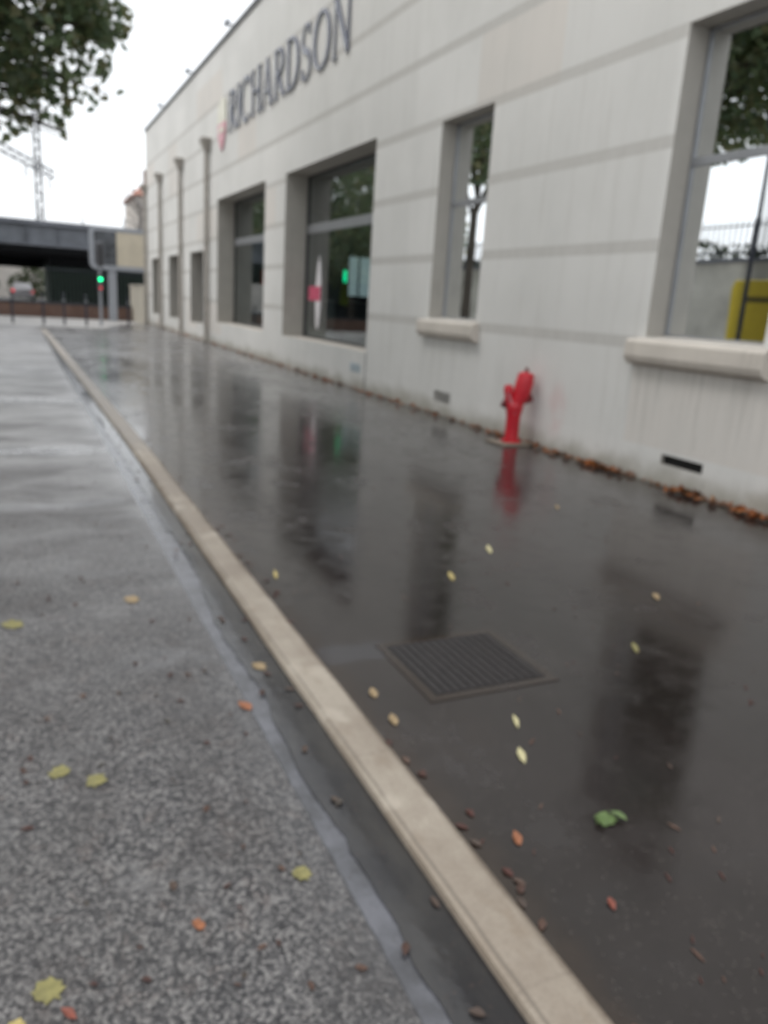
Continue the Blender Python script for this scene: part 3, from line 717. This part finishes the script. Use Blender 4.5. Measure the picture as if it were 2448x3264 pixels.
# ------------------------------------------------------------------ trees
def leaf_cloud(mb, blobs, n, size, rnd, thr=-.2):
    vols = [b[3]*b[4]*b[5] for b in blobs]
    for k in range(n):
        b = rnd.choices(blobs, vols)[0]
        while True:
            p = Vector((rnd.uniform(-1,1), rnd.uniform(-1,1), rnd.uniform(-1,1)))
            if p.length <= 1: break
        if p.length > 0: p = p.normalized()*(p.length**.62)
        q = Vector((b[0]+p.x*b[3], b[1]+p.y*b[4], b[2]+p.z*b[5]))
        if mnoise.noise(q*1.15) + .5*mnoise.noise(q*2.6) < thr: continue
        s = size*(.6+.8*rnd.random())
        a = Vector((rnd.gauss(0,1), rnd.gauss(0,1), rnd.gauss(-.5,.7))).normalized()
        c = a.cross(Vector((rnd.gauss(0,1), rnd.gauss(0,1), rnd.gauss(0,1)))).normalized(); nn = a.cross(c)
        m = len(mb.v)
        mb.v += [tuple(q), tuple(q+a*s*.35+c*s*.42+nn*s*.06), tuple(q+a*s*1.15), tuple(q+a*s*.35-c*s*.42+nn*s*.06)]
        mb.f += [(m, m+1, m+2), (m, m+2, m+3)]
def limb(mb, a, b, r0, r1, rnd, n=5, sag=0, seg=9):
    a = Vector(a); b = Vector(b); pts = []; L = (b-a).length
    for i in range(n+1):
        t = i/n; p = a.lerp(b, t) + Vector((rnd.gauss(0,1), rnd.gauss(0,1), rnd.gauss(0,.6)))*L*.03*math.sin(math.pi*t)
        p.z += sag*math.sin(math.pi*t); pts.append(p)
    mb.tube(pts, [r0+(r1-r0)*i/n for i in range(n+1)], seg); return pts
def tree(x, y, htr, blobs, n, size, label, seed, r=.2, thr=-.2):
    rnd = random.Random(seed)
    t = empty('street_tree', (x, y, -.05), label, 'tree', 'street trees across the lane')
    tk = MB(); tk.tube([(x, y, -.08), (x+.02, y, .25), (x+.04, y+.03, 1.5), (x, y+.05, htr)], [r*1.5, r*1.1, r, r*.85], 14)
    for b in blobs:
        e = (b[0]+rnd.uniform(-.3,.3)*b[3], b[1]+rnd.uniform(-.3,.3)*b[4], b[2]+.1*b[5])
        pts = limb(tk, (x, y+.05, htr-.1), e, r*.55, .03, rnd, 7, .3)
        for j in range(4):
            p = pts[3+j % 4]; q = Vector((b[0]+rnd.uniform(-.8,.8)*b[3], b[1]+rnd.uniform(-.8,.8)*b[4], b[2]+rnd.uniform(-.8,.8)*b[5]))
            limb(tk, p, q, .04, .010, rnd, 4, 0, 6)
    tk.build('trunk', M['bark'], t, smooth=True)
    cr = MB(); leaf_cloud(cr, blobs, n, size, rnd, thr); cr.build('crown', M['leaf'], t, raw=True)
    return t
tree(-3.8, 17.2, 4.6, [(-3.6,17.2,9.5,3.2,3.2,2.6), (-1.4,17.0,8.0,2.4,2.4,2.0), (.55,17.0,7.0,1.45,1.6,1.55), (.35,16.8,5.75,1.55,1.3,1.05), (1.35,17.0,6.9,.95,1.2,1.2), (-.55,16.9,4.95,1.3,1.2,1.0), (.62,17,4.75,.55,.6,.42), (.95,17,4.25,.16,.3,.28), (-1.9,16.8,6.2,1.6,1.5,1.2), (1.75,17.0,6.25,.55,.6,.35), (1.25,17,5.1,.7,.7,.55),
    (-5.6,16.8,7.6,2.4,2.4,1.9), (-4.2,14.7,7.4,2.2,2.0,1.7), (-4.4,12.6,8.3,2.3,2.4,1.9), (-4.0,13.6,11.2,2.7,2.7,2.3), (-4.2,19.6,8.0,2.2,2.0,1.8), (.55,17.0,7.9,1.9,1.5,.9)], 52000, .165, 'olive green street tree whose hanging crown fills the upper left corner', 3, .19, -.42)  # unseen high clumps nearer the camera added to block bright sky in reflections
tree(-4.2, 26.6, 4.9, [(-4.2,26.6,9.6,2.6,2.6,2.4), (-3.5,26.4,7.4,1.5,1.7,1.2), (-4.4,25.6,6.7,1.5,1.6,.9), (-5.2,27.4,7.9,1.8,1.8,1.4), (-5.6,25.5,8.6,1.8,1.8,1.5), (-3.4,28,8.8,1.7,1.6,1.4)], 11000, .19, 'forked street tree beyond the frame, reflected in the narrow window', 5, .17)
tree(-4.6, 7.0, 4.4, [(-4.6,7,9.0,3.4,4.2,3.0), (-3.4,6.0,7.2,1.7,1.7,1.3), (-5.6,8.2,7.2,1.8,1.8,1.4), (-3.6,10,9.0,2.4,2.6,2.2), (-3.4,3.0,8.6,2.4,2.6,2.2)], 14000, .21, 'street tree beyond the frame, reflected high in the large window', 9, .17)  # crown enlarged out of view to keep bright sky out of pavement reflections

tree(-5.2, 36.0, 3.2, [(-5.2,36,6.4,3.2,3.4,3.0), (-4.6,38.4,4.6,2.6,2.4,2.0), (-5.6,33.8,4.8,2.4,2.4,1.8)], 9000, .24, 'dense street tree toward the bridge, reflected in the nearer display window', 13, .17, -.05)
tree(-5.4, 42.5, 3.2, [(-5.4,42.5,7.4,3.0,2.6,3.4), (-4.8,42.3,4.4,2.6,2.2,2.0)], 8000, .26, 'tall street tree just before the bridge, reflected in the nearer display window', 14, .17, -.4)
tree(-7.5, 75.0, 4.5, [(-7.5,75,9.5,4.6,5,4.2), (-8,82,9.5,4.5,5,4.0), (-8,70,7.5,4.2,4,3.0)], 9000, .36, 'tall tree behind the bridge, reflected in the farther display window', 15, .22, -.4)
# ------------------------------------------------------------------ across the lane (seen mirrored in the windows)
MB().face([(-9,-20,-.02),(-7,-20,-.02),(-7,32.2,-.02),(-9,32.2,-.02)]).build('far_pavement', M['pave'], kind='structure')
t = empty('retaining_wall', (-9.2, 12, -.05), 'pale concrete railway retaining wall across the lane, reflected in the large window', 'wall')
MB().box(-9.5, -9.0, -18, 45.4, -.05, 3.45).build('wall', M['retain'], t); MB().box(-9.56, -8.94, -18, 45.4, 3.453, 3.58).build('coping', M['concrete'], t, bevel=.01)
MB().face([(-9.5,-18,3.40),(-40,-18,4.4),(-40,45.4,4.4),(-9.5,45.4,3.40)]).build('embankment', simple('embankment_grass', (.07,.075,.04), .9, 0, .4, 3), kind='structure')
t = empty('picket_fence', (-9.2, 12, 3.58), 'dark thin metal picket fence on top of the retaining wall', 'fence')
f = MB(); y = -2.0
while y < 44: f.box(-9.22, -9.19, y, y+.03, 3.58, 4.75); y += .22
f.build('pickets', M['steel'], t)
MB().box(-9.26, -9.225, -2, 44, 3.75, 3.79).box(-9.26, -9.225, -2, 44, 4.55, 4.59).build('rail', M['steel'], t)
hb = MB(); rnd = random.Random(21)
t = empty('hedge', (-10.2, 12, 3.4), 'low green hedge behind the picket fence above the retaining wall', 'hedge')
leaf_cloud(hb, [(-10.2, 2+k*1.6, 3.75, .6, 1.0, .45+.15*math.sin(k*1.7)) for k in range(26)], 7500, .15, rnd); hb.build('foliage', M['hedge'], t, raw=True)
for k in range(26): MB().tube([(-10.2, 2+k*1.6, 3.38), (-10.2, 2+k*1.6, 3.9)], .03, 6).build('stem', M['bark'], t)
# yellow van
v = empty('parked_van', (-6.0, 12.5, -.045), 'yellow delivery van parked across the lane, reflected in the large window', 'van')
prof = [(14.85,.35),(14.92,1.0),(14.98,2.45),(14.9,2.66),(11.9,2.66),(11.55,2.45),(10.95,1.55),(10.25,1.30),(10.05,.95),(10.05,.35)]
MB().prism(prof, -6.9, -5.05).build('body', M['yellow'], v, bevel=.06)
MB().prism([(11.62,2.30),(11.12,1.55),(12.1,1.55),(12.1,2.30)], -5.05, -5.035).build('side_window', M['vanglass'], v)
MB().prism([(14.5,2.26),(14.5,2.12),(12.6,2.12),(12.6,2.26)], -5.05, -5.037).build('stripe', M['vmark'], v)
MB().box(-6.75, -5.2, 10.03-.04, 10.045, .36, .62).build('bumper', M['tyre'], v)
for (yy) in (11.0, 14.0):
    for xx in (-6.85, -5.1): 
        w = MB().tube([(xx-.10, yy, .30), (xx+.10, yy, .30)], .33, 20).build('wheel', M['tyre'], v); MB().tube([(xx+.101, yy, .30), (xx+.112, yy, .30)], .18, 16).build('rim', M['alu'], w)
t = empty('lamp_post', (-3.4, 13.05, -.05), 'slim dark lamp post across the lane, reflected in the large window', 'lamp post')
MB().tube([(-3.4,13.05,-.05),(-3.4,13.05,.9),(-3.4,13.05,5.6)], [.07,.055,.04], 10).build('pole', M['steel'], t)
MB().lathe(-3.4, 13.05, [(.05,5.6),(.16,5.7),(.22,5.95),(.10,6.05),(.03,6.12)], 14).build('lamp_head', M['steel'], t, smooth=True)
# far side beyond the embankment
for i, (y, hgt, lab) in enumerate(((-3, 8.5, 'dark tree mass on the embankment behind the camera'), (34, 7.5, 'green tree on the embankment toward the bridge'))):
    rnd = random.Random(40+i); t = empty('embankment_tree', (-16, y, 4), lab, 'tree')
    MB().tube([(-16,y,3.4),(-16,y,6)], [.2,.12], 8).build('trunk', M['bark'], t)
    c = MB(); leaf_cloud(c, [(-16,y,hgt,2.6,3,2.6), (-15.2,y+2,hgt-1,2,2,1.6), (-16.3,y-2,hgt-.6,2,2.2,1.7)], 3500, .3, rnd); c.build('crown', M['leaf'], t, raw=True)

# ------------------------------------------------------------------ far end of the street
gw = empty('garden_wall', (5.3, 41, -.05), 'low pale stone wall continuing past the far corner of the building', 'wall')
MB().box(5.28, 5.62, 38.0, 42.5, -.05, 1.62).build('wall', M['lowstone'], gw); MB().box(5.24, 5.66, 37.98, 42.55, 1.623, 1.70).build('coping', M['sill'], gw, bevel=.008)

br = empty('railway_bridge', (0, 46, -.05), 'dark grey railway bridge spanning the end of the street', 'bridge')
MB().box(-30, 30, 46.0, 46.5, 3.36, 4.45).build('girder', M['girder'], br)
MB().box(-30, 30, 45.9, 46.55, 4.453, 4.62).build('parapet', M['concrete'], br, bevel=.01)
MB().box(-30, 30, 45.80, 45.997, 3.36, 3.44).box(-30, 30, 45.80, 45.997, 4.38, 4.45).build('flange', M['concrete'], br)
for k in range(12): MB().box(-6.8+k*1.5, -6.77+k*1.5, 45.84, 45.998, 3.445, 4.375).build('stiffener', M['girder'], br)
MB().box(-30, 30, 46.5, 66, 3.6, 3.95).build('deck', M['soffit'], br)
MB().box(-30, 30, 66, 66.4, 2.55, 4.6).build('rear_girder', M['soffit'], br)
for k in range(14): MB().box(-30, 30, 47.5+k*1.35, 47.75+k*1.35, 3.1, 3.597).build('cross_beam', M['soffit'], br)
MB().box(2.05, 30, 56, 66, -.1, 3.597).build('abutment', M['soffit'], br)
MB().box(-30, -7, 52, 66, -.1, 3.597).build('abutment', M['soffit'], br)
for k in range(9): MB().box(-5+k*2.1, -4.94+k*2.1, 46.2, 46.25, 4.622, 5.05).build('parapet_post', M['steel'], br)

mt = empty('catenary_mast', (1.9, 62, 3.95), 'tall dark lattice railway mast rising above the bridge', 'mast')
m = MB(); mx, my = 1.85, 62.0
for sx in (-.22, .22):
    for sy in (-.22, .22): m.tube([(mx+sx, my+sy, 3.95), (mx+sx*.75, my+sy*.75, 14.5)], .06, 6)
k = 3.95; z = 0
while k < 14.0:
    s = 1 if z % 2 else -1
    for sy in (-.2, .2): m.tube([(mx-s*.2, my+sy, k), (mx+s*.2, my+sy, k+.55)], .038, 5)
    k += .55; z += 1
m.build('mast', M['steel'], mt)
a0 = Vector((-2.2, 50.3, 9.05)); a1 = Vector((3.05, 66.0, 8.95)); m = MB()
for dz in (0, .5): m.tube([a0+Vector((0,0,dz)), a1+Vector((0,0,dz))], .06, 6)
for k in range(20):
    p, q = a0.lerp(a1, k/20), a0.lerp(a1, (k+1)/20)
    m.tube([p+Vector((0,0,.5 if k % 2 else 0)), q+Vector((0,0,0 if k % 2 else .5))], .038, 5)
m.build('cross_arm', M['steel'], mt)
m = MB()
for k, q in ((.25, -.9), (.62, -.8), (.93, -.9)):
    p = a0.lerp(a1, k); m.tube([p, p+Vector((0,0,q))], .05, 6)
m.build('droppers', M['steel'], mt)

bw = empty('brick_wall', (0, 41.6, -.05), 'low red-brown brick wall running under the bridge', 'wall')
MB().box(-16, 5.2, 41.4, 41.7, -.06, .56).build('wall', M['brick'], bw); MB().box(-16, 5.2, 41.36, 41.74, .563, .66).build('coping', M['soffit'], bw)
pf = empty('railing', (3.2, 44.5, -.05), 'dark green railing with thin light bars under the bridge', 'railing')
m = MB()
for k in range(46): m.box(1.4+k*.18, 1.425+k*.18, 44.5, 44.53, -.05, 2.35)
m.build('bars', simple('rail_green', (.10,.16,.125), .4), pf); MB().box(1.4, 9.7, 44.46, 44.498, 2.2, 2.25).box(1.4, 9.7, 44.46, 44.498, .2, .25).build('rail', M['steel'], pf)
# beyond the underpass: pale wall, bushes, car
bx = empty('rendered_wall', (-6, 92, -.05), 'pale rendered wall seen through the bridge opening', 'wall')
MB().box(-22, 8, 92, 92.4, -.1, 3.2).build('wall', M['render'], bx); MB().box(-22, 8, 91.9, 92.5, 3.203, 3.35).build('coping', M['tile'], bx)
for i, (x, y, s, lab) in enumerate(((1.6, 84, 1.5, 'round green bush seen through the bridge opening'), (-2.6, 86, 1.2, 'smaller bush at the left end of the bridge opening'))):
    rnd = random.Random(60+i); t = empty('bush', (x, y, -.05), lab, 'bush')
    c = MB(); leaf_cloud(c, [(x, y, s, s*1.0, s, s), (x-.8*s, y, s*.8, s*.7, s, s*.7)], 1500, .25, rnd); c.build('foliage', M['hedge'], t, raw=True)
    MB().tube([(x, y, -.05), (x, y, s)], .08, 8).build('stem', M['bark'], t)
car = empty('parked_car', (0.55, 74, -.05), 'silver car with red tail lights seen through the bridge opening', 'car')
cxx = .55
prof = [(-.85,.25),(-.88,.75),(-.80,.95),(-.62,1.42),(.62,1.42),(.80,.95),(.88,.75),(.85,.25)]
b = MB(); n = len(prof)
for yy in (74.0, 78.2): b.v += [(cxx+px, yy + (.25 if pz > 1.3 and yy < 75 else 0) - (1.0 if pz > 1.3 and yy > 75 else 0), pz) for px, pz in prof]
b.f.append(tuple(range(n))); b.f.append(tuple(range(2*n-1, n-1, -1)))
for k in range(n): b.f.append((k, (k+1) % n, n+(k+1) % n, n+k))
b.build('body', M['silver'], car, bevel=.05)
MB().face([(cxx-.62,74.12,.98),(cxx+.62,74.12,.98),(cxx+.52,74.215,1.33),(cxx-.52,74.215,1.33)]).build('rear_window', M['vanglass'], car)
for s in (-1, 1): MB().box(cxx+s*.74-.11, cxx+s*.74+.11, 73.97, 74.02, .66, .90).build('tail_light', M['redlamp'], car)
for s in (-1, 1):
    for yy in (74.9, 77.3): MB().tube([(cxx+s*.70, yy, .28), (cxx+s*.86, yy, .28)], .30, 14).build('wheel', M['tyre'], car)

# apartment house above the bridge
ah = empty('apartment_house', (15, 88, -.05), 'beige house with terracotta roof rising behind the bridge at the corner', 'house')
MB().box(11.6, 22, 86, 96, -.1, 10.6).build('wall', M['render'], ah)
r = MB(); r.v += [(11.2,85.6,10.603),(22.4,85.6,10.603),(22.4,96.4,10.603),(11.2,96.4,10.603),(14.0,91,13.4),(19,91,13.4)]
r.f += [(0,1,5,4),(1,2,5),(2,3,4,5),(3,0,4),(3,2,1,0)]; rf = r.build('roof', M['tile'], ah)
MB().box(12.6, 13.5, 88, 88.9, 11.0, 13.3).build('chimney', M['brick'], rf)
for z in (2.0, 5.0, 8.2):
    for x in (12.3, 14.6, 17, 19.5):
        w = MB().box(x, x+1.0, 85.93, 85.998, z, z+1.5).build('window', M['greymetal'], ah); MB().box(x+.08, x+.92, 85.90, 85.928, z+.08, z+1.42).build('pane', M['pane'], w)
bt = empty('bare_tree', (10.9, 80, -.05), 'thin greyish tree beside the beige house behind the bridge', 'tree'); rnd = random.Random(77)
m = MB(); m.tube([(10.9,80,-.05),(10.95,80,5),(11.0,80,9)], [.2,.14,.07], 8)
for k in range(60):
    z = rnd.uniform(5, 9.5); a = rnd.random()*6.28; L = rnd.uniform(.8, 2.0); limb(m, (10.95,80,z), (10.95+math.cos(a)*L, 80+math.sin(a)*L, z+rnd.uniform(.4,1.5)), .035, .012, rnd, 3, 0, 5)
m.build('trunk', M['twig'], bt); c = MB(); leaf_cloud(c, [(11.2,80,9.3,1.5,1.5,1.6)], 260, .22, rnd); c.build('crown', leaf_mat('leaves_faded', [(.16,.14,.12),(.25,.22,.2),(.24,.13,.09)]), bt, raw=True)

# advertising panel on its post
ap = empty('advertising_panel', (3.9, 40.2, -.05), 'large grey framed advertising panel with cream poster on a single post', 'advertising panel')
ay = 40.2; X0, X1, Z0, Z1 = 3.22, 6.35, 2.30, 4.22
f = MB(); out = []
def rrect(a, b, c, d, r, n=6):
    o = []
    for (cx, cz, s) in ((b-r, d-r, 0), (a+r, d-r, 90), (a+r, c+r, 180), (b-r, c+r, 270)):
        for i in range(n+1): o.append((cx+r*math.cos(R(s+90*i/n)), cz+r*math.sin(R(s+90*i/n))))
    return o
o1 = rrect(X0, X1, Z0, Z1, .30); o2 = rrect(X0+.20, X1-.20, Z0+.20, Z1-.20, .12); n = len(o1)
f.v += [(x, ay-.10, z) for x, z in o1] + [(x, ay-.10, z) for x, z in o2] + [(x, ay+.2, z) for x, z in o1]
for k in range(n):
    j = (k+1) % n; f.f += [(k, j, n+j, n+k), (k, 2*n+k, 2*n+j, j)]
f.f.append(tuple(2*n+k for k in range(n)))
f.build('frame', M['greymetal'], ap)
MB().box(X0+.15, 4.42, ay-.07, ay-.05, Z0+.15, Z1-.15).build('dark_reflection', M['paneldk'], ap)  # dark side of the panel paints trees mirrored in its glass
MB().box(4.423, X1-.15, ay-.072, ay-.05, Z0+.15, Z1-.15).build('cream_poster', M['cream'], ap)
MB().box(4.02, 4.40, ay-.02, ay+.14, -.06, Z0+.05).build('post', M['greymetal'], ap, bevel=.02)

# traffic signal
ts = empty('traffic_signal', (3.05, 34.6, -.05), 'slim traffic signal with small lit green lamp in front of the panel', 'traffic signal')
tx, ty = 3.14, 34.6
MB().tube([(tx, ty, -.05), (tx, ty, 3.25)], .055, 10).build('pole', M['greymetal'], ts)
hdm = MB().box(tx-.14, tx+.14, ty-.28, ty-.07, 2.30, 3.20).build('signal_head', M['coping'], ts, bevel=.02)
for k in range(3): MB().tube([(tx, ty-.281, 2.46+k*.28), (tx, ty-.36, 2.46+k*.28)], .10, 12, caps=False).build('visor', M['coping'], hdm)
rp = MB().box(tx-.10, tx+.10, ty-.20, ty-.07, 1.36, 1.96).build('repeater_head', M['coping'], ts, bevel=.01)
MB().tube([(tx, ty-.201, 1.80), (tx, ty-.23, 1.80)], .062, 14).build('green_lamp', M['green'], rp)
MB().tube([(tx, ty-.201, 1.46), (tx, ty-.215, 1.46)], .055, 12).build('red_lamp', M['redlamp'], rp)

# bollards along the crossing
blabs = ['slim dark bollard at the left edge of the picture before the bridge', 'slim dark bollard second from left before the bridge', 'slim dark bollard third from left before the bridge', 'slim dark bollard just left of the traffic signal', 'slim dark bollard right of the traffic signal near the corner']
b0 = None
for (x, y), lab in zip(((-.15, 34.2), (.95, 34.0), (1.72, 34.2), (2.55, 34.3), (4.45, 36.5)), blabs):
    if b0 is None:
        b0 = empty('bollard', (x, y, far_z), lab, 'bollard', 'bollards along the crossing road')
        MB().tube([(x, y, far_z), (x, y, 1.02)], .045, 10).build('post', M['steel'], b0)
        MB().tube([(x, y, 1.02), (x, y, 1.07), (x, y, 1.13), (x, y, 1.16)], [.03,.06,.055,.02], 10).build('cap', M['steel'], b0, smooth=True)
        MB().tube([(x, y, .86), (x, y, .94)], .048, 10).build('band', M['alu'], b0)
    else: dup(b0, (x, y, far_z), lab)

# ------------------------------------------------------------------ sky and sun (overcast)
w = bpy.data.worlds.new('World'); scene.world = w; w.use_nodes = True
nt = w.node_tree; N = nt.nodes; Lk = nt.links
bg = N['Background']
sky = N.new('ShaderNodeTexSky'); sky.sky_type = 'NISHITA'; sky.sun_disc = False
SUN_EL, SUN_AZ = R(50), R(-68)          # azimuth measured clockwise from +Y
sky.sun_elevation = SUN_EL; sky.sun_rotation = SUN_AZ; sky.air_density = 1.5; sky.dust_density = 4
sc_ = N.new('ShaderNodeVectorMath'); sc_.operation = 'SCALE'; sc_.inputs['Scale'].default_value = .10
Lk.new(sky.outputs[0], sc_.inputs[0])
tc = N.new('ShaderNodeTexCoord'); nz = N.new('ShaderNodeTexNoise'); nz.inputs['Scale'].default_value = 2.2; nz.inputs['Detail'].default_value = 5
Lk.new(tc.outputs['Generated'], nz.inputs['Vector'])
cr = N.new('ShaderNodeValToRGB'); cr.color_ramp.elements[0].position = .3; cr.color_ramp.elements[0].color = (1.34,1.39,1.44,1); cr.color_ramp.elements[1].position = .7; cr.color_ramp.elements[1].color = (1.52,1.55,1.58,1)
Lk.new(nz.outputs['Fac'], cr.inputs[0])
mx = N.new('ShaderNodeMix'); mx.data_type = 'RGBA'; mx.inputs[0].default_value = .90
Lk.new(sc_.outputs[0], mx.inputs[6]); Lk.new(cr.outputs[0], mx.inputs[7]); Lk.new(mx.outputs[2], bg.inputs[0]); bg.inputs[1].default_value = 1.0
sl = bpy.data.lights.new('sun', 'SUN'); sl.energy = 1.55; sl.angle = R(35); sl.color = (1, .965, .92)
so = bpy.data.objects.new('sun', sl); COL.objects.link(so)
dv = Vector((math.sin(SUN_AZ)*math.cos(SUN_EL), math.cos(SUN_AZ)*math.cos(SUN_EL), math.sin(SUN_EL)))
so.rotation_euler = dv.to_track_quat('Z', 'Y').to_euler()

# ------------------------------------------------------------------ camera (solved from the vanishing points)
f_ = 1670.; cxp, cyp = 829.5, 1106.
Yc = Vector((32-cxp, 608-cyp, f_)).normalized()
Dc = Vector((437-cxp, 7400-cyp, f_)); Dc = (Dc - Dc.dot(Yc)*Yc).normalized()
Zc = -Dc; Xc = Yc.cross(Zc)
def toW(v): return Vector((Xc.dot(v), Yc.dot(v), Zc.dot(v)))
r_, u_, b_ = toW(Vector((1,0,0))), toW(Vector((0,-1,0))), toW(Vector((0,0,-1)))
cam = bpy.data.cameras.new('camera'); co = bpy.data.objects.new('camera', cam); COL.objects.link(co)
co.matrix_world = Matrix(((r_.x,u_.x,b_.x,0), (r_.y,u_.y,b_.y,0), (r_.z,u_.z,b_.z,1.5), (0,0,0,1)))
cam.sensor_fit = 'VERTICAL'; cam.sensor_height = 36; cam.lens = 36*f_/2212
cam.clip_start = .05; cam.clip_end = 4000
# the phone lens never found focus: everything is slightly soft
cam.dof.use_dof = True; cam.dof.focus_distance = .25
cam.dof.aperture_fstop = (cam.lens/1000)/.0019
scene.camera = co
scene.view_settings.view_transform = 'Standard'; scene.view_settings.look = 'None'; scene.view_settings.exposure = 0; scene.view_settings.gamma = 1
scene.render.engine = 'CYCLES'; scene.cycles.max_bounces = 8; scene.cycles.transparent_max_bounces = 12
scene.cycles.use_denoising = True
scene.cycles.sample_clamp_indirect = 6
